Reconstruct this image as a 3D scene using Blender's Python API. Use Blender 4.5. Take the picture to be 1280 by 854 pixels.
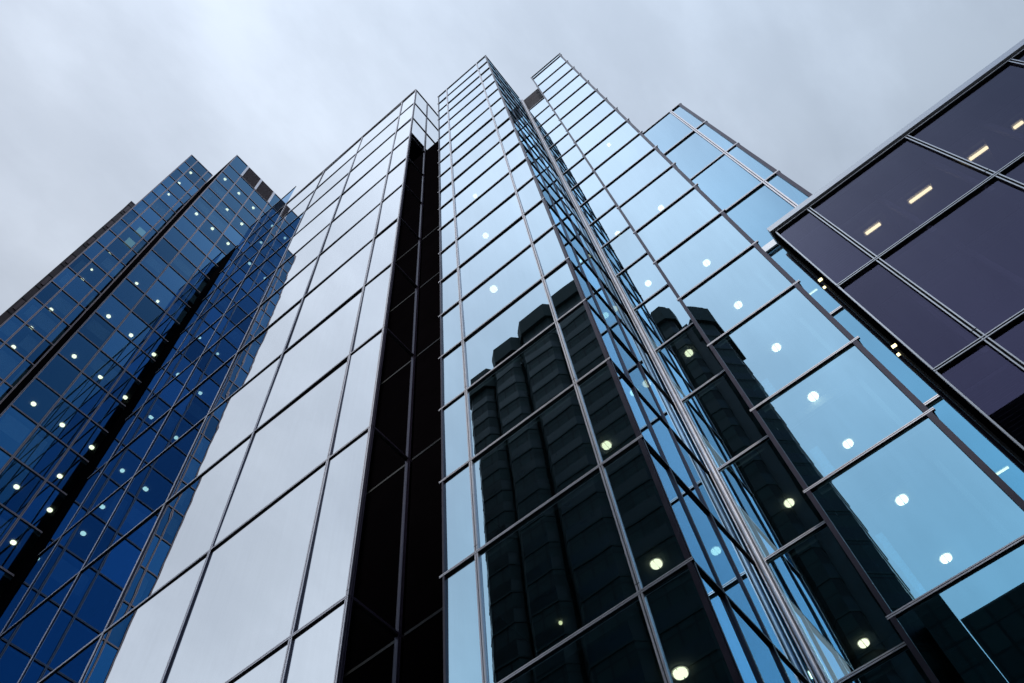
import bpy, bmesh, math, random
from mathutils import Vector, Matrix
random.seed(7)
S = bpy.context.scene
for o in list(bpy.data.objects): bpy.data.objects.remove(o)

# ---------------------------------------------------------------- camera
U = 3.8            # one storey in metres
EYE = 1.6
cu = (0.77472612, -0.5923329, -0.22122652)
cv = (0.62697563, 0.67435553, 0.39005919)
cw = (-0.08185956, -0.44089268, 0.89381914)
FPX = 1029.226
cam = bpy.data.cameras.new('camera'); co = bpy.data.objects.new('camera', cam)
S.collection.objects.link(co); S.camera = co
cam.sensor_width = 36.0; cam.lens = FPX / 1280 * 36; cam.clip_start = 0.1; cam.clip_end = 5000
M = Matrix(((cu[0], -cu[1], -cu[2], 0), (cv[0], -cv[1], -cv[2], 0), (cw[0], -cw[1], -cw[2], EYE), (0, 0, 0, 1)))
co.matrix_world = M
S.render.resolution_x = 1024; S.render.resolution_y = 683

# ---------------------------------------------------------------- light
W = bpy.data.worlds.new('World'); S.world = W; W.use_nodes = True
nt = W.node_tree; N = nt.nodes; L = nt.links; N.clear()
SUN_EL = math.radians(29)
SUN_DIR = Vector((0.35, -0.94, 0)).normalized() * math.cos(SUN_EL) + Vector((0, 0, math.sin(SUN_EL)))
sky = N.new('ShaderNodeTexSky'); sky.sky_type = 'NISHITA'; sky.sun_disc = False
sky.sun_elevation = SUN_EL; sky.sun_rotation = math.atan2(SUN_DIR.x, SUN_DIR.y)
sky.air_density = 1.0; sky.dust_density = 0.4; sky.ozone_density = 2.0
tc = N.new('ShaderNodeTexCoord')
def wn(t, **k):
    n = N.new(t)
    for a, b in k.items(): setattr(n, a, b)
    return n
def wmath(op, a, b=None, c=None, clamp=False):
    n = wn('ShaderNodeMath', operation=op, use_clamp=clamp)
    for i, v in enumerate((a, b, c)):
        if v is None: continue
        if isinstance(v, (int, float)): n.inputs[i].default_value = v
        else: L.new(v, n.inputs[i])
    return n.outputs[0]
def wdot(vec):
    n = wn('ShaderNodeVectorMath', operation='DOT_PRODUCT'); L.new(tc.outputs['Generated'], n.inputs[0])
    n.inputs[1].default_value = Vector(vec).normalized(); return n.outputs['Value']
def wmap(v, a, b, c, d):
    n = wn('ShaderNodeMapRange', interpolation_type='SMOOTHSTEP'); L.new(v, n.inputs[0])
    for i, x in enumerate((a, b, c, d)): n.inputs[i + 1].default_value = x
    return n.outputs[0]
# the cloud sheet is broken towards +X (open blue sky), closed towards -X / -Y
CLEAR_DIR = (1.0, -0.30, 1.2)
hole = wmap(wdot(CLEAR_DIR), 0.80, 0.985, 0.0, 1.0)
nz = wn('ShaderNodeTexNoise'); nz.inputs['Scale'].default_value = 2.3; nz.inputs['Detail'].default_value = 5; nz.inputs['Roughness'].default_value = 0.45
nz.inputs['Distortion'].default_value = 0.1
mp = wn('ShaderNodeMapping'); mp.inputs['Scale'].default_value = (1.5, 0.8, 1.0); mp.inputs['Location'].default_value = (3.1, 1.7, 0.4)
L.new(tc.outputs['Generated'], mp.inputs[0]); L.new(mp.outputs[0], nz.inputs['Vector'])
cloudmod = wmap(nz.outputs['Fac'], 0.33, 0.68, 0.0, 1.0)
cover = wmath('ADD', wmath('MULTIPLY', cloudmod, 0.20), 0.80)
cover = wmath('MULTIPLY', cover, wmath('SUBTRACT', 1.0, wmath('MULTIPLY', hole, 0.86)), clamp=True)
# cloud colour: brighter and warmer towards -X / low, cooler towards +X
side = wmap(wdot((1, 0.1, 0)), -0.7, 0.6, 0.0, 1.0)
ccol = wn('ShaderNodeMix', data_type='RGBA')
L.new(side, ccol.inputs[0]); ccol.inputs[6].default_value = (6.15, 6.8, 7.85, 1); ccol.inputs[7].default_value = (5.95, 7.05, 8.55, 1)
nz2 = wn('ShaderNodeTexNoise'); nz2.inputs['Scale'].default_value = 7.5; nz2.inputs['Detail'].default_value = 7; nz2.inputs['Roughness'].default_value = 0.58
L.new(mp.outputs[0], nz2.inputs['Vector'])
shade = wmath('MULTIPLY', wmap(nz.outputs['Fac'], 0.32, 0.68, 0.985, 1.03), wmap(nz2.outputs['Fac'], 0.33, 0.67, 0.95, 1.045))
ydir = wn('ShaderNodeMapRange'); L.new(wdot((0, 1, 0)), ydir.inputs[0])
for i, x in enumerate((-0.55, 0.6, 1.50, 0.80)): ydir.inputs[i + 1].default_value = x
shade = wmath('MULTIPLY', wmath('MULTIPLY', shade, ydir.outputs[0]), wmath('MULTIPLY', wmap(wdot((0, 0, 1)), 0.80, 0.99, 0.88, 1.13), wmap(wdot((1, 0, 0)), -0.6, -0.05, 0.91, 1.0)))
cmul = wn('ShaderNodeVectorMath', operation='SCALE'); L.new(ccol.outputs[2], cmul.inputs[0]); L.new(shade, cmul.inputs['Scale'])
smix = wn('ShaderNodeMix', data_type='RGBA')
L.new(cover, smix.inputs[0]); L.new(sky.outputs[0], smix.inputs[6]); L.new(cmul.outputs[0], smix.inputs[7])
bg = wn('ShaderNodeBackground'); bg.inputs['Strength'].default_value = 0.1
wo = wn('ShaderNodeOutputWorld'); L.new(smix.outputs[2], bg.inputs['Color']); L.new(bg.outputs[0], wo.inputs['Surface'])

sun = bpy.data.lights.new('sun', 'SUN'); sun.energy = 1.3; sun.angle = math.radians(10); sun.color = (1.0, 0.96, 0.9)
so = bpy.data.objects.new('sun', sun); S.collection.objects.link(so)
so.rotation_euler = SUN_DIR.to_track_quat('Z', 'Y').to_euler(); so.location = (0, 0, 150)
S.view_settings.view_transform = 'Standard'; S.view_settings.look = 'None'
S.view_settings.exposure = 0.0; S.view_settings.gamma = 1.0
S.cycles.max_bounces = 10; S.cycles.glossy_bounces = 6; S.cycles.transparent_max_bounces = 10
S.cycles.diffuse_bounces = 2; S.cycles.caustics_reflective = False; S.cycles.caustics_refractive = False

# ---------------------------------------------------------------- materials
MAT = {}
def newmat(name):
    m = bpy.data.materials.new(name); m.use_nodes = True; m.node_tree.nodes.clear(); MAT[name] = m; return m
class NB:
    def __init__(s, m): s.t = m.node_tree; s.n = s.t.nodes; s.l = s.t.links
    def new(s, t, **k):
        n = s.n.new(t)
        for a, b in k.items(): setattr(n, a, b)
        return n
    def set(s, sock, v):
        if hasattr(v, 'is_output'): s.l.new(v, sock)
        else: sock.default_value = v
    def math(s, op, a, b=None, clamp=False):
        n = s.new('ShaderNodeMath', operation=op, use_clamp=clamp); s.set(n.inputs[0], a)
        if b is not None: s.set(n.inputs[1], b)
        return n.outputs[0]
    def mix(s, f, a, b):
        n = s.new('ShaderNodeMix', data_type='RGBA'); s.set(n.inputs[0], f); s.set(n.inputs[6], a); s.set(n.inputs[7], b); return n.outputs[2]
    def noise(s, scale, detail=3, vec=None, rough=0.5):
        n = s.new('ShaderNodeTexNoise'); n.inputs['Scale'].default_value = scale; n.inputs['Detail'].default_value = detail; n.inputs['Roughness'].default_value = rough
        if vec is not None: s.l.new(vec, n.inputs['Vector'])
        return n.outputs['Fac']
    def geo(s): return s.new('ShaderNodeNewGeometry').outputs['Position']
def c4(c): return (c[0], c[1], c[2], 1)
def glass(name, tint, trans, p=1.3, edge=(0.97, 0.98, 1.0), bump=0.0022, rnd=0.08):
    m = newmat(name); b = NB(m)
    lw = b.new('ShaderNodeLayerWeight'); lw.inputs['Blend'].default_value = 0.5
    f = b.math('POWER', lw.outputs['Facing'], p)
    pos = b.geo()
    col = b.mix(f, c4(tint), c4(edge))
    # faint rain streaks / dirt film on the coated face: very slightly weaker reflection
    mp = b.new('ShaderNodeMapping'); mp.inputs['Scale'].default_value = (6, 6, 0.25); b.l.new(pos, mp.inputs[0])
    st = b.noise(1.0, 3, mp.outputs[0])
    k = b.new('ShaderNodeMapRange'); b.set(k.inputs[0], st); k.inputs[1].default_value = .3; k.inputs[2].default_value = .75; k.inputs[3].default_value = 1.0; k.inputs[4].default_value = 0.975
    oi = b.new('ShaderNodeObjectInfo')   # no two coated panes are quite alike
    rv = b.math('SUBTRACT', 1.0 + rnd * 0.25, b.math('MULTIPLY', oi.outputs['Random'], rnd))
    sc = b.new('ShaderNodeVectorMath', operation='SCALE'); b.l.new(col, sc.inputs[0]); b.l.new(b.math('MULTIPLY', k.outputs[0], rv), sc.inputs['Scale'])
    bp = b.new('ShaderNodeBump'); bp.inputs['Strength'].default_value = 1.0; bp.inputs['Distance'].default_value = bump
    nf = b.noise(0.55, 1, pos, 0.3); b.l.new(nf, bp.inputs['Height'])
    g = b.new('ShaderNodeBsdfGlossy'); g.inputs['Roughness'].default_value = 0.0
    b.l.new(sc.outputs[0], g.inputs['Color']); b.l.new(bp.outputs[0], g.inputs['Normal'])
    inv = b.math('SUBTRACT', 1.0, f)
    ts = b.new('ShaderNodeVectorMath', operation='SCALE'); ts.inputs[0].default_value = trans; b.l.new(inv, ts.inputs['Scale'])
    tr = b.new('ShaderNodeBsdfTransparent'); b.l.new(ts.outputs[0], tr.inputs['Color'])
    ad = b.new('ShaderNodeAddShader'); b.l.new(g.outputs[0], ad.inputs[0]); b.l.new(tr.outputs[0], ad.inputs[1])
    out = b.new('ShaderNodeOutputMaterial'); b.l.new(ad.outputs[0], out.inputs[0]); return m
def simple(name, col, rough=0.5, metal=0.0, var=0.15, nscale=1.5, spec=0.5, bumpd=0.0, streak=False):
    m = newmat(name); b = NB(m); pos = b.geo()
    v = pos
    if streak:
        mp = b.new('ShaderNodeMapping'); mp.inputs['Scale'].default_value = (3, 3, 0.3); b.l.new(pos, mp.inputs[0]); v = mp.outputs[0]
    n = b.noise(nscale, 5, v)
    c = b.mix(n, c4([x * (1 - var) for x in col]), c4([min(1, x * (1 + var)) for x in col]))
    p = b.new('ShaderNodeBsdfPrincipled'); b.l.new(c, p.inputs['Base Color']); p.inputs['Metallic'].default_value = metal
    r = b.math('ADD', b.math('MULTIPLY', n, 0.25), rough - 0.12); b.l.new(r, p.inputs['Roughness'])
    p.inputs['Specular IOR Level'].default_value = spec
    if bumpd:
        bp = b.new('ShaderNodeBump'); bp.inputs['Distance'].default_value = bumpd; b.l.new(b.noise(40, 4, pos), bp.inputs['Height']); b.l.new(bp.outputs[0], p.inputs['Normal'])
    out = b.new('ShaderNodeOutputMaterial'); b.l.new(p.outputs[0], out.inputs[0]); return m
def emis(name, col, st):
    m = newmat(name); b = NB(m); e = b.new('ShaderNodeEmission'); e.inputs['Color'].default_value = c4(col); e.inputs['Strength'].default_value = st
    out = b.new('ShaderNodeOutputMaterial'); b.l.new(e.outputs[0], out.inputs[0]); return m

glass('glass_front', (0.12, 0.42, 0.58), (0.30, 0.40, 0.42))
glass('glass_pale_dimmed', (0.10, 0.30, 0.52), (0.12, 0.17, 0.19), p=1.1, edge=(0.38, 0.56, 0.78))  # pale glass with a dimmer reflection painted into its tint
glass('glass_pale', (0.55, 0.62, 0.66), (0.10, 0.13, 0.14), p=1.0, edge=(1.0, 1.0, 1.0))
glass('glass_deep_blue', (0.010, 0.18, 0.42), (0.30, 0.40, 0.44), p=2.3, edge=(0.55, 0.82, 1.0), rnd=0.6, bump=0.0006)  # mirrored blue sky of the right-facing sides is put into the tint
glass('glass_steel_blue', (0.08, 0.38, 0.58), (0.30, 0.40, 0.42), p=1.9)
glass('glass_smoked', (0.050, 0.046, 0.088), (0.45, 0.42, 0.50), p=4.0, rnd=0.2)
glass('glass_black', (0.05, 0.06, 0.07), (0.05, 0.05, 0.06), p=2.0)
m = newmat('glass_inner'); b = NB(m); tr = b.new('ShaderNodeBsdfTransparent'); tr.inputs['Color'].default_value = (.97, .98, .98, 1)
out = b.new('ShaderNodeOutputMaterial'); b.l.new(tr.outputs[0], out.inputs[0])
simple('aluminium', (0.88, 0.85, 0.89), 0.36, 0.5, 0.10, 2.0)
simple('aluminium_brown', (0.50, 0.43, 0.47), 0.45, 0.12, 0.12, 2.0)
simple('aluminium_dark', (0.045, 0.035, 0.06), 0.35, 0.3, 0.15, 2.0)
simple('gasket_and_shade', (0.006, 0.006, 0.008), 0.6, 0.0)
def matte(name, col):
    m = newmat(name); b = NB(m); n = b.noise(0.8, 4, b.geo())
    d = b.new('ShaderNodeBsdfDiffuse'); b.l.new(b.mix(n, c4([x * .7 for x in col]), c4([x * 1.3 for x in col])), d.inputs['Color'])
    out = b.new('ShaderNodeOutputMaterial'); b.l.new(d.outputs[0], out.inputs[0])
matte('cladding_and_shade', (0.003, 0.003, 0.004)); matte('brown_cladding', (0.0045, 0.0035, 0.0045))
simple('brown_panel', (0.045, 0.035, 0.038), 0.5, 0.0, 0.25, 0.8, spec=0.3)
simple('louvre_brown', (0.085, 0.06, 0.065), 0.5, 0.2, 0.2, 1.5)
simple('coping', (0.86, 0.85, 0.85), 0.33, 0.85, 0.08, 1.0)
simple('slab', (0.22, 0.25, 0.26), 0.8, 0.0, 0.2, 0.6)
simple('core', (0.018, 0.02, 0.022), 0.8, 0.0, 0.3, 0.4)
simple('blind', (0.16, 0.15, 0.20), 0.6, 0.0, 0.1, 1.0)
simple('blind_pale', (0.42, 0.45, 0.46), 0.8, 0.0, 0.1, 1.0)
simple('roofing', (0.12, 0.12, 0.12), 0.9, 0.0, 0.2, 0.5)
simple('lamp_rim', (0.6, 0.6, 0.58), 0.4, 0.0)
emis('lamp_disc', (1.0, 0.89, 0.58), 4.2)
emis('lamp_tube', (1.0, 0.90, 0.48), 2.6)
emis('room_glow', (0.55, 0.8, 0.6), 0.55)

# stone of the tower across the street: panels with joints
m = newmat('stone_panel'); b = NB(m); tcn = b.new('ShaderNodeTexCoord')
sep = b.new('ShaderNodeSeparateXYZ'); b.l.new(tcn.outputs['Object'], sep.inputs[0])
cmb = b.new('ShaderNodeCombineXYZ'); b.l.new(b.math('ADD', sep.outputs[0], sep.outputs[1]), cmb.inputs[0]); b.l.new(sep.outputs[2], cmb.inputs[1])
br = b.new('ShaderNodeTexBrick'); b.l.new(cmb.outputs[0], br.inputs['Vector']); br.inputs['Scale'].default_value = 1.0
br.inputs['Color1'].default_value = (0.020, 0.036, 0.033, 1); br.inputs['Color2'].default_value = (0.011, 0.019, 0.018, 1); br.inputs['Mortar'].default_value = (0.002, 0.003, 0.003, 1)
br.inputs['Mortar Size'].default_value = 0.10; br.inputs['Brick Width'].default_value = 1.45; br.inputs['Row Height'].default_value = 1.9
br.offset = 0.0
p = b.new('ShaderNodeBsdfPrincipled'); b.l.new(br.outputs['Color'], p.inputs['Base Color']); p.inputs['Roughness'].default_value = 0.6; p.inputs['Specular IOR Level'].default_value = 0.15
out = b.new('ShaderNodeOutputMaterial'); b.l.new(p.outputs[0], out.inputs[0])

simple('hood_stone', (0.020, 0.031, 0.029), 0.7, 0, 0.2, 0.5, spec=0.2)
simple('window_dark', (0.008, 0.014, 0.014), 0.3, 0, 0.2, 0.5, spec=0.15)
def paving():
    m = newmat('paving'); b = NB(m); pos = b.geo()
    br = b.new('ShaderNodeTexBrick'); b.l.new(pos, br.inputs['Vector']); br.inputs['Scale'].default_value = 1
    br.inputs['Color1'].default_value = (.20, .19, .18, 1); br.inputs['Color2'].default_value = (.15, .145, .14, 1); br.inputs['Mortar'].default_value = (.06, .06, .06, 1)
    br.inputs['Brick Width'].default_value = .9; br.inputs['Row Height'].default_value = .6; br.inputs['Mortar Size'].default_value = .012
    c = b.mix(b.noise(.7, 5, pos), br.outputs['Color'], (.12, .12, .115, 1))
    p = b.new('ShaderNodeBsdfPrincipled'); b.l.new(c, p.inputs['Base Color']); p.inputs['Roughness'].default_value = .8
    out = b.new('ShaderNodeOutputMaterial'); b.l.new(p.outputs[0], out.inputs[0])
paving()
simple('asphalt', (0.05, 0.05, 0.052), 0.85, 0, 0.25, 3.0, bumpd=0.004)
simple('kerb_stone', (0.28, 0.27, 0.26), 0.8, 0, 0.15, 3.0)
simple('road_paint', (0.7, 0.7, 0.68), 0.7, 0, 0.1, 6.0)

# ---------------------------------------------------------------- helpers
C = S.collection
class MB:
    def __init__(s): s.bm = bmesh.new(); s.mats = []
    def mi(s, mat):
        if mat not in s.mats: s.mats.append(mat)
        return s.mats.index(mat)
    def quad(s, pts, mat):
        f = s.bm.faces.new([s.bm.verts.new(p) for p in pts]); f.material_index = s.mi(mat); return f
    def box(s, x0, x1, y0, y1, z0, z1, mat):
        s.obox((x0, y0, z0), (x1 - x0, 0, 0), (0, y1 - y0, 0), (0, 0, z1 - z0), [mat] * 6)
    def obox(s, o, a, b, c, mats):
        """box from corner o along a, b, c; mats = faces (-a,+a,-b,+b,-c,+c)"""
        o, a, b, c = map(Vector, (o, a, b, c))
        if isinstance(mats, str): mats = [mats] * 6
        v = {}
        for i in (0, 1):
            for j in (0, 1):
                for k in (0, 1): v[i, j, k] = s.bm.verts.new(o + a * i + b * j + c * k)
        fl = [((0,0,0),(0,0,1),(0,1,1),(0,1,0)), ((1,0,0),(1,1,0),(1,1,1),(1,0,1)),
              ((0,0,0),(1,0,0),(1,0,1),(0,0,1)), ((0,1,0),(0,1,1),(1,1,1),(1,1,0)),
              ((0,0,0),(0,1,0),(1,1,0),(1,0,0)), ((0,0,1),(1,0,1),(1,1,1),(0,1,1))]
        det = a.cross(b).dot(c)
        for f, mt in zip(fl, mats):
            vs = [v[i] for i in f]
            if det < 0: vs.reverse()
            fc = s.bm.faces.new(vs); fc.material_index = s.mi(mt)
    def cyl(s, x, y, z0, z1, r, n, mat, a0=0, a1=2 * math.pi):
        full = abs(a1 - a0 - 2 * math.pi) < 1e-6
        k = n if full else n + 1
        lo = [s.bm.verts.new((x + r * math.cos(a0 + (a1 - a0) * i / n), y + r * math.sin(a0 + (a1 - a0) * i / n), z0)) for i in range(k)]
        hi = [s.bm.verts.new((v.co.x, v.co.y, z1)) for v in lo]
        mi = s.mi(mat)
        for i in range(n if full else n):
            j = (i + 1) % k
            s.bm.faces.new((lo[i], lo[j], hi[j], hi[i])).material_index = mi
        s.bm.faces.new(hi).material_index = mi; s.bm.faces.new(list(reversed(lo))).material_index = mi
    def prism(s, poly, z0, z1, mat):
        lo = [s.bm.verts.new((p[0], p[1], z0)) for p in poly]; hi = [s.bm.verts.new((p[0], p[1], z1)) for p in poly]
        mi = s.mi(mat); n = len(poly)
        for i in range(n):
            j = (i + 1) % n; s.bm.faces.new((lo[i], lo[j], hi[j], hi[i])).material_index = mi
        s.bm.faces.new(hi).material_index = mi; s.bm.faces.new(list(reversed(lo))).material_index = mi
    def build(s, name, parent=None, kind=None, origin=None, label=None):
        me = bpy.data.meshes.new(name)
        inv = Vector(origin) if origin is not None else None
        if inv is None and parent is not None: inv = parent.location.copy() if parent.type == 'EMPTY' else parent.parent.location.copy()
        if inv is not None: bmesh.ops.translate(s.bm, verts=s.bm.verts, vec=-inv)
        bmesh.ops.recalc_face_normals(s.bm, faces=s.bm.faces)
        s.bm.to_mesh(me); s.bm.free()
        for mt in s.mats: me.materials.append(MAT[mt])
        o = bpy.data.objects.new(name, me); C.objects.link(o)
        if parent is not None: o.parent = parent
        elif origin is not None: o.location = origin
        if kind: o['kind'] = kind
        if label: o['label'] = label
        return o
def thing(name, label, cat, loc, group=None):
    o = bpy.data.objects.new(name, None); C.objects.link(o); o.location = loc
    o['label'] = label; o['category'] = cat
    if group: o['group'] = group
    return o
def z(r): return EYE + U * r      # storeys above the eye -> metres
MI = M.inverted()
def pix(p):
    q = MI @ Vector(p)
    if q.z > -0.5: return None
    return (640 + FPX * q.x / -q.z, 427 - FPX * q.y / -q.z)
def area(pts):
    q = [pix(p) for p in pts]
    if any(a is None for a in q): return 0
    if all(a[0] < 0 for a in q) or all(a[0] > 1280 for a in q) or all(a[1] < 0 for a in q) or all(a[1] > 854 for a in q): return 0
    return abs(sum(q[i][0] * q[(i + 1) % 4][1] - q[(i + 1) % 4][0] * q[i][1] for i in range(4))) / 2

class Facade:
    """curtain wall in the vertical plane through P (x,y) along d with outward normal n"""
    def __init__(s, root, P, d, n, us, zs, gmat='glass_front', metal='aluminium', mw=0.14, tw=0.13, dep=0.045, edges=(None, None),
                 skip=(), overhang=(0.0, 0.0), tilt=0.22, cf=0.39, cap=.014, body='aluminium_dark'):
        s.cf = cf; s.cap = cap; s.body = body
        s.root, s.P, s.d, s.n = root, Vector((*P, 0)), Vector((*d, 0)), Vector((*n, 0))
        s.us, s.zs = us, sorted(zs, reverse=True); s.g = gmat; s.metal = metal; s.mw, s.tw, s.dep = mw, tw, dep
        s.edges, s.skip, s.over, s.tilt = edges, skip, overhang, tilt
        s.up = Vector((0, 0, 1)); s.build_bars()
    def pt(s, u, w, zz): return s.P + s.d * u + s.n * w + s.up * zz
    def bar(s, mb, u0, u1, z0, z1, dep, metal, vertical, plain=False):
        """a double cap: two aluminium strips with dark rubber between; transom bodies painted as underside shade"""
        def bx(ua, ub, za, zb, w0, w1, mt): mb.obox(s.pt(ua, w0, za), s.d * (ub - ua), s.n * (w1 - w0), s.up * (zb - za), mt)
        cap = s.cap
        if plain:
            bx(u0, u1, z0, z1, -0.02, dep, metal); return
        if vertical:
            t = (u1 - u0) * s.cf
            for a, b_ in ((u0, u0 + t), (u1 - t, u1)):
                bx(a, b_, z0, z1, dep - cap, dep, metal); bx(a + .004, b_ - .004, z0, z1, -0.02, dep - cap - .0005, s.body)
            bx(u0 + t, u1 - t, z0, z1, -0.02, dep - 0.025, 'gasket_and_shade')
        else:
            t = (z1 - z0) * s.cf
            for a, b_ in ((z0, z0 + t), (z1 - t, z1)):
                bx(u0, u1, a, b_, dep - cap, dep, metal); bx(u0, u1, a + .003, b_ - .003, -0.023, dep - cap - .0005, 'gasket_and_shade')  # black body paints the shade under each transom
            bx(u0, u1, z0 + t, z1 - t, -0.023, dep - 0.025, 'gasket_and_shade')
    def build_bars(s):
        zt, zb = s.zs[0], s.zs[-1]
        for i, u in enumerate(s.us):
            e = s.edges[0] if i == 0 else s.edges[1] if i == len(s.us) - 1 else None
            if e == 'none': continue
            w = s.mw; mt = s.metal; plain = False
            if e: mt, w, plain = e
            u0, u1 = u - w / 2, u + w / 2
            if i == 0: u0, u1 = u, u + w * (1 if plain else .8)
            if i == len(s.us) - 1: u0, u1 = u - w * (1 if plain else .8), u
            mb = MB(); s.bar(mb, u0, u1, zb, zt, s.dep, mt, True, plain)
            for j, zz in enumerate(s.zs[1:-1]):   # splice sleeves a hand above every other transom
                if (j + i) % 2 == 0 and not plain:
                    mb.obox(s.pt(u0 - .003, s.dep - .01, zz + .22), s.d * (u1 - u0 + .006), s.n * .0125, s.up * .012, 'gasket_and_shade')
            mb.build('mullion', s.root)
        for zz in s.zs:
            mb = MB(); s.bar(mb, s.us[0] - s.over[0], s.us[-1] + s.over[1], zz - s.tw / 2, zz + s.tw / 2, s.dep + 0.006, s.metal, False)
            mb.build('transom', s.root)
    gtop = 0
    def panes(s):
        out = []
        for i in range(len(s.us) - 1):
            for j in range(len(s.zs) - 1):
                if (i, j) in s.skip: continue
                a, b_, t, bo = s.us[i], s.us[i + 1], s.zs[j], s.zs[j + 1]
                pts = [s.pt(a, 0, bo), s.pt(b_, 0, bo), s.pt(b_, 0, t), s.pt(a, 0, t)]
                out.append((area(pts), s, a, b_, bo, t))
        return out
    def add_pane(s, mb, a, b_, bo, t):
        th = 0.024; ax = random.gauss(0, s.tilt) * 0.0175 * (b_ - a) / 2; ay = random.gauss(0, s.tilt) * 0.0175 * (t - bo) / 2
        ax = max(-.012, min(.012, ax)); ay = max(-.012, min(.012, ay))
        def o(u, zz, su, sz): return s.pt(u, -0.018 + ax * su + ay * sz, zz)
        f = [o(a + .01, bo + .01, -1, -1), o(b_ - .01, bo + .01, 1, -1), o(b_ - .01, t - .01, 1, 1), o(a + .01, t - .01, -1, 1)]
        k = [p - s.n * th for p in f]
        vf = [mb.bm.verts.new(p) for p in f]; vk = [mb.bm.verts.new(p) for p in k]
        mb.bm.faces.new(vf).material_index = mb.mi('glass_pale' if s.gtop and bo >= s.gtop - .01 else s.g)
        gi = mb.mi('glass_inner'); mb.bm.faces.new(list(reversed(vk))).material_index = gi
        for i in range(4):
            j = (i + 1) % 4; mb.bm.faces.new((vf[j], vf[i], vk[i], vk[j])).material_index = gi
def fit_panes(root, facades):
    ps = []
    for f in facades: ps += f.panes()
    ps.sort(key=lambda t: -t[0])
    for _, f, a, b_, bo, t in ps[:100]:
        mb = MB(); f.add_pane(mb, a, b_, bo, t); mb.build('glass_pane', root)
    if ps[100:]:
        mb = MB()
        for _, f, a, b_, bo, t in ps[100:]: f.add_pane(mb, a, b_, bo, t)
        mb.build('glass_pane', root, kind='stuff')
def slabs(root, x0, x1, y0, y1, zs, mat='slab', th=0.32):
    for zz in sorted(zs, reverse=True):
        if zz < 1: continue
        mb = MB(); mb.box(x0, x1, y0, y1, zz - th + 0.08, zz + 0.05, mat); mb.build('floor_slab', root)
def box_part(root, name, x0, x1, y0, y1, z0, z1, mat):
    mb = MB(); mb.box(x0, x1, y0, y1, z0, z1, mat); return mb.build(name, root)
def ceiling_light(root, x, y, zz, r=0.21):
    mb = MB()
    for q in range(4):   # four lamp quarters with a dark cross between
        a = math.pi / 4 + q * math.pi / 2
        n = 6; g = 0.014
        cx_, cy_ = x + g * math.cos(a), y + g * math.sin(a)
        arc = [(cx_ + r * math.cos(a - .76 + 1.52 * i / n), cy_ + r * math.sin(a - .76 + 1.52 * i / n)) for i in range(n + 1)]
        mb.prism([(cx_, cy_)] + arc, zz - 0.07, zz - 0.012, 'lamp_disc')
    o = mb.build('ceiling_light', root)
    mb = MB(); mb.cyl(x, y, zz - 0.011, zz + 0.0, r + 0.05, 20, 'lamp_rim'); mb.build('lamp_rim', o)
def ray(px_, py_):
    v = (px_ - 640, py_ - 427, FPX)
    return Vector((sum(a * b for a, b in zip(v, cu)), sum(a * b for a, b in zip(v, cv)), sum(a * b for a, b in zip(v, cw))))
def lamps(root, pts, axis, plane, rows, r=0.135, mind=.3):
    """round lamps on the ceilings behind a facade: each hangs from the first ceiling above its sight line"""
    for q in pts:
        d = ray(q[0], q[1]); rr = q[2] if len(q) > 2 else r
        for zr in sorted(rows):
            zc = zr - .245
            if zc < EYE + 1: continue
            t = (zc - EYE) / d.z; p = d * t
            dist = abs(p.y) if axis == 'y' else abs(p.x)
            if dist > abs(plane) + mind:
                ceiling_light(root, p.x, p.y, zc, rr); break
def tube_light(root, x0, x1, y, zz):
    mb = MB(); mb.box(x0, x1, y - .07, y + .07, zz - .03, zz, 'lamp_rim'); mb.box(x0 + .03, x1 - .03, y - .024, y + .024, zz - .07, zz - .031, 'lamp_tube'); mb.build('ceiling_light', root)
def down(lst, k):      # extend a list of row ratios (already in storeys) to the ground
    step = lst[-2] - lst[-1]; o = list(lst)
    while o[-1] - step > -0.35: o.append(o[-1] - step)
    return o
def storeys(vals, Y): return [z(v * Y) for v in down(vals, 0)] if False else [z(v) for v in down([q * Y for q in vals], 0)]

# ---------------------------------------------------------------- ground
def struct(name, mb): return mb.build(name, kind='structure')
mb = MB(); mb.box(-900, 900, -900, 900, -0.6, -0.004, 'paving'); struct('ground', mb)
mb = MB(); mb.box(-300, 300, -17.5, -7.5, -0.12, 0.0, 'asphalt'); struct('road', mb)
for y0, y1 in ((-7.5, -7.2), (-17.8, -17.5)):
    mb = MB(); mb.box(-300, 300, y0, y1, -0.1, 0.12, 'kerb_stone'); struct('kerb', mb)
mb = MB()
for i in range(-30, 30): mb.box(i * 9, i * 9 + 4, -12.58, -12.42, 0.001, 0.005, 'road_paint')
struct('road_markings', mb)

# ---------------------------------------------------------------- tower F (pale mirror tower)
YF, YC, YD, YS, YE, YG = 2.58, 2.87, 3.95, 4.25, 4.2, 2.10
XL, XA = -10.9, -12.5
XF = -1.1747 * YF
XC0, XC1 = -0.857 * YC, -0.297 * YC
F = thing('glass_tower', 'pale mirror-glass tower left of the black recess, its large panes reflecting white sky', 'tower', (XF * U - 12, YF * U + 8, 0))
rowsF = storeys([9.36, 8.585, 7.832, 7.056, 6.295, 5.55, 4.80, 4.035, 3.247, 2.445, 1.629], YF)
latF = [-4.225, -3.79, -3.17, -2.565, -1.973, -1.379, -1.1747]
YRW = 3.09 * U      # front of the dark recess wall
fa = Facade(F, (latF[3] * YF * U, YF * U), (1, 0), (0, -1), [(l - latF[3]) * YF * U for l in latF[3:]], rowsF, 'glass_pale', mw=.12, tw=.10, tilt=.32)
fd = Facade(F, (latF[2] * YF * U, YF * U), (1, 0), (0, -1), [0, (latF[3] - latF[2]) * YF * U], rowsF, 'glass_pale_dimmed', mw=.12, tw=.10, edges=(None, 'none'))
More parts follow.
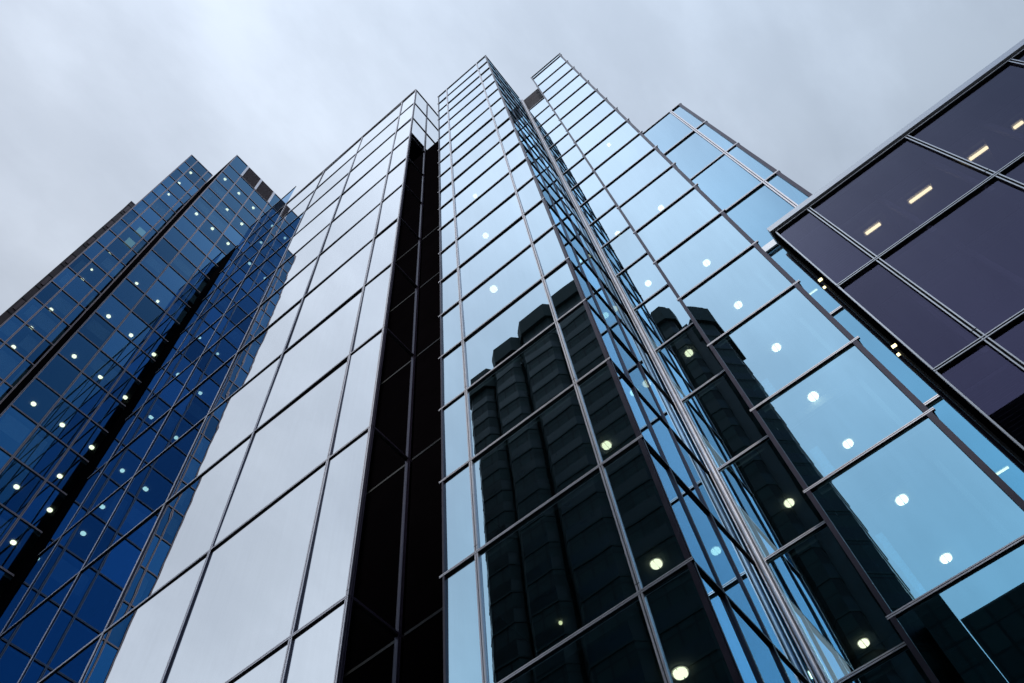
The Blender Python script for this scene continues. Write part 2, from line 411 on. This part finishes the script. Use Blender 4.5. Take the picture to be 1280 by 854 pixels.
fb = Facade(F, (-4.0 * YF * U, YF * U), (1, 0), (0, -1), [(l + 4.0) * YF * U for l in (-4.0, -3.79, -3.17)], [z(10.13 * YF)] + rowsF, 'glass_pale_dimmed', mw=.12, tw=.10, edges=('none', 'none'))
sideY = [YF, 3.06, 3.62, 4.2, 4.8, 5.4]
fc = Facade(F, (XF * U, YF * U), (0, 1), (1, 0), [(y - YF) * U for y in sideY], rowsF, 'glass_pale', metal='aluminium_dark', mw=.12, tw=.08, tilt=.05)
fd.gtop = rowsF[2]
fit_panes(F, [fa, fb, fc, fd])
box_part(F, 'corner_pier', XL * U + .04, -4.0 * YF * U - .01, YF * U - .04, YF * U + .3, 0, z(9.5 * YF), 'cladding_and_shade')
slabs(F, XL * U + .4, XF * U - .12, YF * U + .12, 5.3 * U, rowsF)
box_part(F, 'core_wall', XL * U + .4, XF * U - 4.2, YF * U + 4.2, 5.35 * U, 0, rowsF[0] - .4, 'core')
box_part(F, 'roof', XL * U + .35, XF * U - .05, YF * U + .05, 5.4 * U, rowsF[0] + .05, rowsF[0] + .12, 'roofing')
box_part(F, 'parapet', latF[2] * YF * U, XF * U, YF * U - .09, YF * U + .03, rowsF[0] + .075, rowsF[0] + .2, 'aluminium')
box_part(F, 'wall', XL * U + .2, XF * U - .2, 5.4 * U, 5.4 * U + .3, 0, rowsF[0], 'brown_cladding')
box_part(F, 'recess_wall', XF * U + .09, XC0 * U - .02, YRW, YRW + .4, 0, z(5.965 * 3.09), 'brown_cladding')
for r in rowsF[6:]:
    if r > 2: box_part(F, 'recess_joint', XF * U + .1, XC0 * U - .02, YRW - .03, YRW - .002, r - .05, r + .05, 'gasket_and_shade')

# ---------------------------------------------------------------- tower C (central)
Ct = thing('glass_tower', 'slender central pale blue tower whose lower panes mirror a dark building with bays', 'tower', ((XC0 + XC1) / 2 * U, (YC + .7) * U, 0))
rowsC = storeys([7.734, 7.382, 7.030, 6.688, 6.333, 5.983, 5.638, 5.292, 4.951, 4.617, 4.290, 3.945, 3.600, 3.250, 2.902, 2.552, 2.202, 1.825, 1.461, 1.074], YC)
latC = [-.857, -.757, -.405, -.297]
ca = Facade(Ct, (XC0 * U, YC * U), (1, 0), (0, -1), [(l + .857) * YC * U for l in latC], rowsC, 'glass_front', mw=.105, tw=.08, overhang=(.10, .05), body='aluminium', edges=(('aluminium_dark', .06, True), ('aluminium_dark', .10, True)))
cyl_ = [YC, 3.17, 3.65, YS]
cb = Facade(Ct, (XC1 * U, YC * U), (0, 1), (1, 0), [(y - YC) * U for y in cyl_], rowsC, 'glass_deep_blue', metal='aluminium_dark', mw=.07, tw=.06, dep=.03, edges=(('aluminium_dark', .05, True), 'none'))
fit_panes(Ct, [ca, cb])
slabs(Ct, XC0 * U + .3, XC1 * U - .12, YC * U + .12, YS * U + 1, rowsC)
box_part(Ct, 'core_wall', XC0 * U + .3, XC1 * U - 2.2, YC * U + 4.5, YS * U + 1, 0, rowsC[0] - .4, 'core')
box_part(Ct, 'wall', XC0 * U, XC0 * U + .25, YC * U + .06, YS * U + 1, 0, rowsC[0] - .02, 'cladding_and_shade')  # unlit glass side, its shade put into the wall colour
box_part(Ct, 'wall', XC0 * U + .02, XC1 * U - .02, YS * U + 1, YS * U + 1.3, 0, rowsC[0] - .03, 'cladding_and_shade')
box_part(Ct, 'roof', XC0 * U + .03, XC1 * U - .03, YC * U + .05, YS * U + 1.2, rowsC[0] - .02, rowsC[0] + .05, 'roofing')
lamps(Ct, [(617, 361, .14), (607, 294.5, .13), (594, 245, .11), (758, 556, .12), (820, 704), (850, 840)], 'y', YC * U, rowsC)
lamps(Ct, [(736, 320, .09), (768, 386, .12), (808, 479, .12), (993, 851, .12)], 'x', XC1 * U, rowsC, mind=.12)
# small spot lights deeper in the dark rooms
for k, dx, dy in [(16, .3, .8), (17, .5, .9), (17, .8, 1.0), (18, .35, .8), (18, .6, 1.05), (16, 1.1, .9), (19, .4, .9)]:
    mb = MB(); mb.cyl((XC0 + dx) * U, (YC + dy) * U, rowsC[k] - .30, rowsC[k] - .25, .05, 8, 'lamp_tube'); mb.build('spot_light', Ct)

# ---------------------------------------------------------------- link block S with the steel pilaster
Sb = thing('glass_link_block', 'narrow glass strip between the thick silver pilaster and the wide single-bay tower', 'building', ((XC1 + .3) * U, (YS + 1) * U, 0))
rowsS = storeys([4.752, 4.515, 4.28, 4.042, 3.812, 3.580, 3.350, 3.117, 2.895, 2.677, 2.448, 2.206, 1.965, 1.724, 1.486, 1.232, .985], YS)
SX0, SX1 = XC1, -0.05
sa = Facade(Sb, (SX0 * U, YS * U), (1, 0), (0, -1), [0.0, (SX1 - SX0) * U], rowsS, 'glass_front', mw=.10, tw=.09, edges=('none', 'none'))
fit_panes(Sb, [sa])
slabs(Sb, SX0 * U + .1, SX1 * U, YS * U + .12, 6 * U, rowsS)
box_part(Sb, 'core_wall', SX0 * U + .1, SX1 * U, YS * U + 4.5, 6 * U, 0, rowsS[0] - .4, 'core')
mb = MB(); zt = z(5.07 * YS)
mb.box(SX0 * U + .05, SX1 * U, YS * U + .05, YS * U + .3, rowsS[0] + .08, zt, 'brown_cladding')
k = 0
while rowsS[0] + .15 + k * .16 < zt - .05:
    zz = rowsS[0] + .15 + k * .16; mb.box(SX0 * U + .05, SX1 * U, YS * U - .04, YS * U + .045, zz, zz + .07, 'louvre_brown'); k += 1
mb.build('louvre_panel', Sb)
box_part(Sb, 'roof', SX0 * U + .03, SX1 * U, YS * U + .06, 6 * U, zt + .002, zt + .1, 'roofing')
# the pilaster: round nosing between two fins, standing in the inner corner
mb = MB(); px = XC1 * U + .155; py = YS * U - .11
mb.cyl(px, py, 0, zt + .35, .075, 14, 'aluminium')
mb.box(px - .13, px - .095, py - .03, YS * U - .03, 0, zt + .3, 'aluminium'); mb.box(px + .095, px + .13, py - .03, YS * U - .03, 0, zt + .3, 'aluminium')
mb.box(px - .09, px + .09, py + .02, YS * U - .04, 0, zt + .25, 'gasket_and_shade')
mb.build('pilaster', Sb)
lamps(Sb, [(810, 354), (861, 441), (986, 628), (1079, 803), (772, 292)], 'y', YS * U, rowsS)

# ---------------------------------------------------------------- tower D (wide blue bay on the right)
DX0, DX1 = -.0725 * YD, .160 * YD
D = thing('glass_tower', 'wide single-bay sky-blue tower with one large pane on every floor', 'tower', ((DX0 + DX1) / 2 * U, (YD + 1) * U, 0))
rowsD = storeys([5.475, 5.405, 5.129, 4.872, 4.628, 4.371, 4.113, 3.863, 3.617, 3.374, 3.132, 2.888, 2.640, 2.382, 2.120, 1.862, 1.603, 1.322, 1.063, .783], YD)
da = Facade(D, (DX0 * U, YD * U), (1, 0), (0, -1), [0.0, (DX1 - DX0) * U], rowsD, 'glass_front', mw=.2, tw=.085, overhang=(.04, .10), edges=(('aluminium_dark', .12, True), ('aluminium_dark', .14, True)), tilt=.08)
db = Facade(D, (DX1 * U, YD * U), (0, 1), (1, 0), [0.0, 1.0 * U, 2.0 * U], rowsD, 'glass_front', metal='aluminium_dark', mw=.12, tw=.12, edges=('none', None))
fit_panes(D, [da, db])
slabs(D, DX0 * U + .28, DX1 * U - .1, YD * U + .12, 6 * U, rowsD[2:])
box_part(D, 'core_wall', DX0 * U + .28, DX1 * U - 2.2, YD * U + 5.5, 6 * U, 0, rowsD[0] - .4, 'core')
box_part(D, 'wall', DX0 * U, DX0 * U + .25, YD * U + .03, 6 * U, 0, rowsD[0] - .02, 'cladding_and_shade')
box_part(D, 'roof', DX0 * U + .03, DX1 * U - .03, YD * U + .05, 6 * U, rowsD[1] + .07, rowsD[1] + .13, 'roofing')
box_part(D, 'wall', DX0 * U, DX1 * U - .02, 6 * U + .02, 6 * U + .3, 0, rowsD[0] - .03, 'cladding_and_shade')
rD = rowsD[2:]
for k in range(4, len(rD) - 2):
    mb = MB(); zc = rD[k] - .245; zn = rD[k + 1]
    mb.box(DX0 * U + .55, DX1 * U - .55, YD * U + .75, YD * U + .88, zc - .32, zc - .002, 'blind_pale')
    mb.box(DX1 * U - .68, DX1 * U - .55, YD * U + .75, YD * U + .88, zn + .1, zc - .33, 'blind_pale')
    mb.build('inner_frame', D)
lamps(D, [(826, 260), (883, 328.5), (922.5, 381), (970, 434), (1016, 495), (1059.5, 554), (1126.5, 624), (1181.5, 697), (761, 181, .1)], 'y', YD * U, rD)
lamps(D, [(1231, 765)], 'y', YD * U, rD, mind=1.2)

# ---------------------------------------------------------------- block E (stepped-back blue block)
EX0, EX1 = DX1 + .012, .335 * YE
E = thing('glass_block', 'sky-blue glass block between the wide single-bay tower and the dark smoked building', 'building', ((EX0 + EX1) / 2 * U, (YE + 1) * U, 0))
rowsE = storeys([3.105, 2.775, 2.445, 2.113, 1.797, 1.434, 1.081], YE)
ea = Facade(E, (EX0 * U, YE * U), (1, 0), (0, -1), [0.0, (.2895 * YE - EX0) * U, (EX1 - EX0) * U], rowsE, 'glass_steel_blue', mw=.15, tw=.10, edges=('none', ('aluminium_dark', .15, True)))
eb = Facade(E, (EX1 * U, YE * U), (0, 1), (1, 0), [0.0, 1.0 * U, 2.0 * U], rowsE, 'glass_steel_blue', metal='aluminium_dark', mw=.14, tw=.12, edges=('none', None))
fit_panes(E, [ea, eb])
slabs(E, EX0 * U + .05, EX1 * U - .1, YE * U + .12, 6.1 * U, rowsE)
box_part(E, 'core_wall', EX0 * U + .1, EX1 * U - 1, YE * U + 5, 6.1 * U, 0, rowsE[0] - .4, 'core')
box_part(E, 'roof', EX0 * U + .03, EX1 * U - .03, YE * U + .05, 6.1 * U, rowsE[0] + .07, rowsE[0] + .13, 'roofing')
box_part(E, 'ledge', EX0 * U, EX1 * U - .2, YE * U - .14, YE * U - .085, rowsE[4] - .22, rowsE[4] + .22, 'coping')
for zr, ya in ((.895, 4.6), (1.541, 4.35)):
    mb = None
    kz = [r for r in rowsE if r - EYE > zr * YE * U]; zz = min(kz) - .245; yy = (zz - EYE) / zr
    tube_light(E, .150 * yy, .180 * yy, yy, zz)

# ---------------------------------------------------------------- block G (dark smoked glass, right)
GX0 = .2090 * YG
G = thing('smoked_glass_block', 'dark purple smoked-glass building with light grey roof coping and tube lamps inside', 'building', (2 * U, (YG + 1) * U, 0))
zG = [z(1.845 * YG)] + [z(v * YG) for v in (1.5, 1.134, .768, .402, .036)]
latG = [.2090, .302, .568, .832, 1.098, 1.364, 1.63, 1.9]
ga = Facade(G, (GX0 * U, YG * U), (1, 0), (0, -1), [(l - .2090) * YG * U for l in latG], zG, 'glass_smoked', metal='coping', mw=.072, tw=.066, dep=.03, cf=.27, edges=(('coping', .025, True), None), tilt=.05)
fit_panes(G, [ga])
GX1 = 1.9 * YG
box_part(G, 'roof_coping', GX0 * U - .07, GX1 * U, YG * U - .075, YG * U + .3, zG[0] + .04, zG[0] + .22, 'coping')
box_part(G, 'roof', 1.0 * U, GX1 * U, YG * U + .31, 3.9 * U, zG[0] + .02, zG[0] + .1, 'roofing')
mb = MB()
mb.box(GX0 * U - .03, GX0 * U + .05, YG * U + .02, YG * U + .56, 0, zG[0] + .05, 'cladding_and_shade')
mb.box(GX0 * U - .06, GX0 * U - .031, YG * U + .25, YG * U + .33, 0, zG[0] + .03, 'gasket_and_shade')
mb.box(GX0 * U - .07, GX0 * U - .031, YG * U + .52, YG * U + .58, 0, zG[0] + .01, 'aluminium_dark')
mb.build('side_wall', G)
box_part(G, 'wall', GX0 * U + .051, .52 * U, YG * U + .54, YG * U + .57, 0, zG[0] + .05, 'cladding_and_shade')
box_part(G, 'wall', .50 * U, .52 * U, YG * U + .58, 2.58 * U, 0, zG[0] + .05, 'cladding_and_shade')
box_part(G, 'wall', .50 * U, 1.0 * U, 2.58 * U + .01, 2.6 * U, 0, zG[0] + .05, 'cladding_and_shade')
box_part(G, 'wall', 1.0 * U, 1.02 * U, 2.6 * U + .01, 3.9 * U, 0, zG[0] + .05, 'cladding_and_shade')
for zz in zG[:-1]:
    box_part(G, 'floor_slab', .53 * U, GX1 * U - .1, YG * U + .59, 2.56 * U, zz - .32, zz - .06, 'slab')
    box_part(G, 'edge_slab', GX0 * U + .06, GX1 * U - .1, YG * U + .14, YG * U + .53, zz - .32, zz - .06, 'core')
box_part(G, 'core_wall', 1.04 * U, GX1 * U - .1, 2.7 * U, 3.9 * U, 0, zG[0] - .5, 'core')
for i in (1, 2, 3, 4, 5):
    for dxm in (0.0, .5):
        xx = (latG[i] + dxm * .266) * YG * U
        box_part(G, 'inner_post', xx - .04, xx + .04, YG * U + .42, YG * U + .50, 0, zG[0] - .35, 'blind')
for i in range(1, 5):
    x0, x1 = latG[i] * YG * U + .1, latG[i + 1] * YG * U - .1
    for zc in (zG[0] - .325, zG[1] - .325, zG[2] - .325):
        box_part(G, 'ceiling_tray', x0, x1, YG * U + .62, YG * U + .74, zc - .10, zc - .001, 'blind')
        box_part(G, 'ceiling_tray', (x0 + x1) / 2 - .06, (x0 + x1) / 2 + .06, YG * U + .75, 2.55 * U, zc - .08, zc - .001, 'blind')
zz = zG[0] - .325; yy = (zz - EYE) / 1.609
for a, b_ in ((.328, .369), (.434, .491), (.574, .622), (.674, .70)): tube_light(G, a * yy, b_ * yy, yy, zz)
def blind(x0, x1, y, zt_, zb_):
    mb = MB(); k = zt_
    while k > zb_:
        mb.obox((x0, y, k), (x1 - x0, 0, 0), (0, .06, -.02), (0, 0, .006), 'blind'); k -= .075
    mb.box(x0, x1, y - .01, y + .05, zt_ + .01, zt_ + .07, 'blind'); mb.build('blind', G)
blind(GX0 * U + .1, .298 * YG * U, YG * U + .2, zG[0] - .5, zG[1] + .12)
blind(GX0 * U + .1, .298 * YG * U, YG * U + .2, zG[2] - .45, zG[3] + .12)
blind(.31 * YG * U, .56 * YG * U, YG * U + .2, zG[2] - .45, zG[3] + .12)
for zr in (1.54, 1.23):
    mb = MB(); zz = z(zr * YG * 1.03)
    mb.box(GX0 * U - .10, GX0 * U - .032, YG * U + .12, YG * U + .16, zz, zz + .025, 'lamp_tube'); mb.box(GX0 * U - .10, GX0 * U - .032, YG * U + .30, YG * U + .33, zz, zz + .035, 'lamp_tube'); mb.build('wall_light', G)

# ---------------------------------------------------------------- tower L (deep blue, left)
T = thing('glass_tower', 'deep blue glass tower with brown louvres under its roofline, left of the white panes', 'tower', (XL * U - 8, 2.4 * U, 0))
aX = -XL
rl = [2.950 * aX, 2.824 * aX]
while rl[-1] > -.2: rl.append(rl[-1] - .0936 * aX)
rowsL = [z(v) for v in rl if v > -.35]
yl = [.0797, .1348, .1960, .2574, .3188, .380, .45]
ylm = [v * aX * U for v in yl]
la = Facade(T, (XL * U, ylm[0]), (0, 1), (1, 0), [y - ylm[0] for y in ylm], rowsL, 'glass_deep_blue', metal='aluminium_brown', mw=.15, tw=.12, dep=.05, skip=[(1, 0), (2, 0)], tilt=.07)
fit_panes(T, [la])
for i in (1, 2):
    mb = MB(); y0, y1 = ylm[i] + .2, ylm[i + 1] - .2; zt, zb = rowsL[0] - .1, rowsL[1] + .1
    mb.box(XL * U - .25, XL * U - .15, y0, y1, zb, zt, 'gasket_and_shade'); k = zb
    while k < zt - .1: mb.box(XL * U - .14, XL * U + .02, y0, y1, k, k + .09, 'louvre_brown'); k += .24
    lp = mb.build('louvre_panel', T)
    box_part(lp, 'louvre_post', XL * U - .1, XL * U + .12, ylm[i + 1] - .16, ylm[i + 1] + .16, zb, zt, 'aluminium')
box_part(T, 'louvre_post', XL * U - .1, XL * U + .12, ylm[1] - .14, ylm[1] + .14, rowsL[1] + .1, rowsL[0] - .1, 'aluminium')
slabs(T, XL * U - 14, XL * U - .12, ylm[0] + .3, ylm[-1] - .1, rowsL)
box_part(T, 'core_wall', XL * U - 14, XL * U - 5, ylm[0] + 1, ylm[-1] - .1, 0, rowsL[0] - .5, 'core')
box_part(T, 'end_wall', XL * U - 14, XL * U - .05, ylm[0] + .01, ylm[0] + .28, 0, rowsL[0] - .05, 'cladding_and_shade')
box_part(T, 'wall', XL * U - 14, XL * U - .05, ylm[-1] + .01, ylm[-1] + .3, 0, rowsL[0] - .05, 'cladding_and_shade')
box_part(T, 'roof', XL * U - 14, XL * U - .05, ylm[0] + .3, ylm[-1], rowsL[0] - .04, rowsL[0] + .03, 'roofing')
random.seed(21)
for k in range(3, min(25, len(rowsL) - 2)):
    for i in range(0, 3):
        if random.random() < .22:
            h0 = rowsL[k] - .35; h1 = rowsL[k + 1] + .1; cut = random.choice((0, .3, .5))
            y0 = ylm[i] + .15; y1 = ylm[i + 1] - .15; ym = y0 + (y1 - y0) * random.choice((1, 1, .5))
            box_part(T, 'roller_blind', XL * U - .42, XL * U - .40, y0, ym, h1 + (h0 - h1) * cut, h0, 'blind_pale')
lamps(T, [(281.4, 224.1), (298.7, 241.7), (316.7, 259.9), (265.7, 243.7), (283.9, 262.1), (302.3, 279.9), (245.7, 267.3), (265.6, 285.8), (285.2, 304.5),
          (223.8, 292.8, .13), (245.3, 313.1, .13), (266.4, 332.2), (171, 354.2, .13), (197.2, 376.7, .13), (164, 419), (192.5, 443), (222.3, 399.2, .13), (156.7, 496.7),
          (93, 445.3), (125.8, 471.1), (42.2, 504.7), (78, 531), (135.9, 395.3), (114.8, 559), (39, 568.8), (75, 595), (21, 608.3), (62.5, 637.2), (16.9, 677.8), (8, 752), (60, 700)], 'x', XL * U, rowsL, r=.165)

# ---------------------------------------------------------------- tower A (far left)
A = thing('glass_tower', 'far left dark blue glass tower, left of the narrow black gap', 'tower', (XA * U - 6, .3 * U, 0))
aA = -XA
ra = [2.640 * aA]
while ra[-1] > -.2: ra.append(ra[-1] - .0807 * aA)
rowsA = [z(v) for v in ra if v > -.35]
yam = [v * aA * U for v in (-.0184, .0072, .0488, .0690)]
aa = Facade(A, (XA * U, yam[0]), (0, 1), (1, 0), [y - yam[0] for y in yam], rowsA, 'glass_deep_blue', metal='aluminium_brown', mw=.15, tw=.12, dep=.05, tilt=.1)
fit_panes(A, [aa])
slabs(A, XA * U - 8, XA * U - .12, yam[0] + .1, yam[-1], rowsA)
box_part(A, 'core_wall', XA * U - 8, XA * U - 4, yam[0] + 1, yam[-1], 0, rowsA[0] - .5, 'core')
box_part(A, 'wall', XA * U - 8, XA * U - .05, yam[0] + .01, yam[0] + .1, 0, rowsA[0] - .05, 'cladding_and_shade')
box_part(A, 'roof', XA * U - 8, XA * U - .05, yam[0], yam[-1], rowsA[0] - .04, rowsA[0] + .03, 'roofing')
lamps(A, [(238.5, 216), (224, 229), (136.7, 317), (103.1, 349.5), (64, 387), (39, 410), (17.2, 433.6), (114.8, 337, .1), (211, 243, .13)], 'x', XA * U, rowsA, r=.17)
random.seed(5)
for k in range(2, 22):
    for i in range(3):
        if random.random() < .45 and (k, i) not in ((7, 1), (8, 1)):
            y0 = yam[i] + .12; y1 = yam[i + 1] - .12; h0 = rowsA[k] - .35; h1 = rowsA[k + 1] + .1
            box_part(A, 'roller_blind', XA * U - .42, XA * U - .40, y0 + (y1 - y0) * random.choice((0, .4)), y1, h1 + (h0 - h1) * random.choice((0, .4)), h0, 'blind_pale')
for k, i in ((7, 1), (8, 1)):
    box_part(A, 'lit_blind', XA * U - .5, XA * U - .45, yam[i] + .9, yam[i + 1] - .15, rowsA[k + 1] + .2, rowsA[k] - 1.2, 'room_glow')
# ---------------------------------------------------------------- brown fin tower behind A's outer edge
PX = -16.0
P = thing('brown_tower', 'narrow dark brown tower strip behind the far left outer edge of the blue towers', 'tower', (PX * U, -.4 * U, 0))
ty0, ty1, zt = -.0305 * 16 * U, -.008 * 16 * U, z(2.100 * 16)
box_part(P, 'wall', PX * U - 5, PX * U, ty0, ty1, 0, zt, 'brown_panel')
k = 0
zz = zt - 1.5
while zz > 2 and k < 60:
    box_part(P, 'floor_band', PX * U + .001, PX * U + .06, ty0 + .02, ty1 - .02, zz, zz + .22, 'gasket_and_shade')
    if k % 2 == 0: box_part(P, 'louvre_window', PX * U + .001, PX * U + .10, ty0 + .25, ty0 + .62, zz - 2.6, zz - .25, 'louvre_brown')
    zz -= 3.6; k += 1
box_part(P, 'parapet', PX * U - 5, PX * U + .05, ty0 - .05, ty1, zt + .002, zt + .3, 'aluminium_dark')

# ---------------------------------------------------------------- tower across the street (seen mirrored)
Bt = thing('bay_tower', 'dark stone tower with rounded projecting bays across the street, seen mirrored in the glass', 'building', (-4.6 * U, -6.8 * U, 0))
box_part(Bt, 'tower_core', -8.6 * U, -1.2 * U, -9.5 * U, -6.25 * U, 0, z(25.6), 'gasket_and_shade')
box_part(Bt, 'tower_core', -1.2 * U, -.9 * U, -9.3 * U, -7.6 * U, 0, z(22.2), 'gasket_and_shade')
def bay(x0, x1, yf, yb, top, c_=.2):
    x0, x1, yf, yb, c_ = x0 * U, x1 * U, yf * U, yb * U, c_ * U
    def poly(e): return [(x0 - e, yb), (x0 - e, yf - c_), (x0 + c_, yf + e), (x1 - c_, yf + e), (x1 + e, yf - c_), (x1 + e, yb)]
    zt = z(top)
    mb = MB(); mb.prism(poly(0), 0, zt - 4.6, 'stone_panel'); b_ = mb.build('bay', Bt)
    mb = MB(); mb.prism(poly(.5), zt - 4.6, zt - .9, 'hood_stone'); mb.prism(poly(.1), zt - .9, zt, 'hood_stone'); mb.build('bay_hood', b_)
    # window bands: dark ribbon glass between the stone storeys, each with its projecting sill
    n = 0; zz = zt - 8.2
    while zz > 4 and n < 22:
        mb = MB(); mb.prism(poly(.04), zz, zz + 1.5, 'window_dark'); mb.prism(poly(.07), zz - .22, zz, 'hood_stone'); mb.build('window_band', b_)
        zz -= 3.8; n += 1
for args in ((-8.8, -7.75, -5.9, -6.3, 26.3), (-7.6, -6.45, -5.8, -6.3, 27.0), (-6.3, -4.85, -5.75, -6.3, 27.5), (-4.7, -3.40, -5.8, -6.3, 27.5, .1), (-3.25, -2.35, -5.8, -6.3, 27.4),
             (-2.2, -1.55, -5.9, -6.5, 27.2, .15), (-1.45, -.52, -6.1, -8.4, 25.4, .42)):
    bay(*args)
LB = thing('low_block', 'low dark flat-roofed block beside the bay tower across the street, seen mirrored in the glass', 'building', (4 * U, -7 * U, 0))
box_part(LB, 'wall', .06 * U, 12 * U, -9 * U, -5.8 * U, 0, z(9.9), 'stone_panel')
box_part(LB, 'wall', -.5 * U, .04 * U, -9 * U, -5.8 * U, 0, z(10.7), 'stone_panel')
box_part(LB, 'roof', .06 * U, 12 * U, -8.9 * U, -5.9 * U, z(9.9) + .01, z(9.9) + .4, 'roofing')
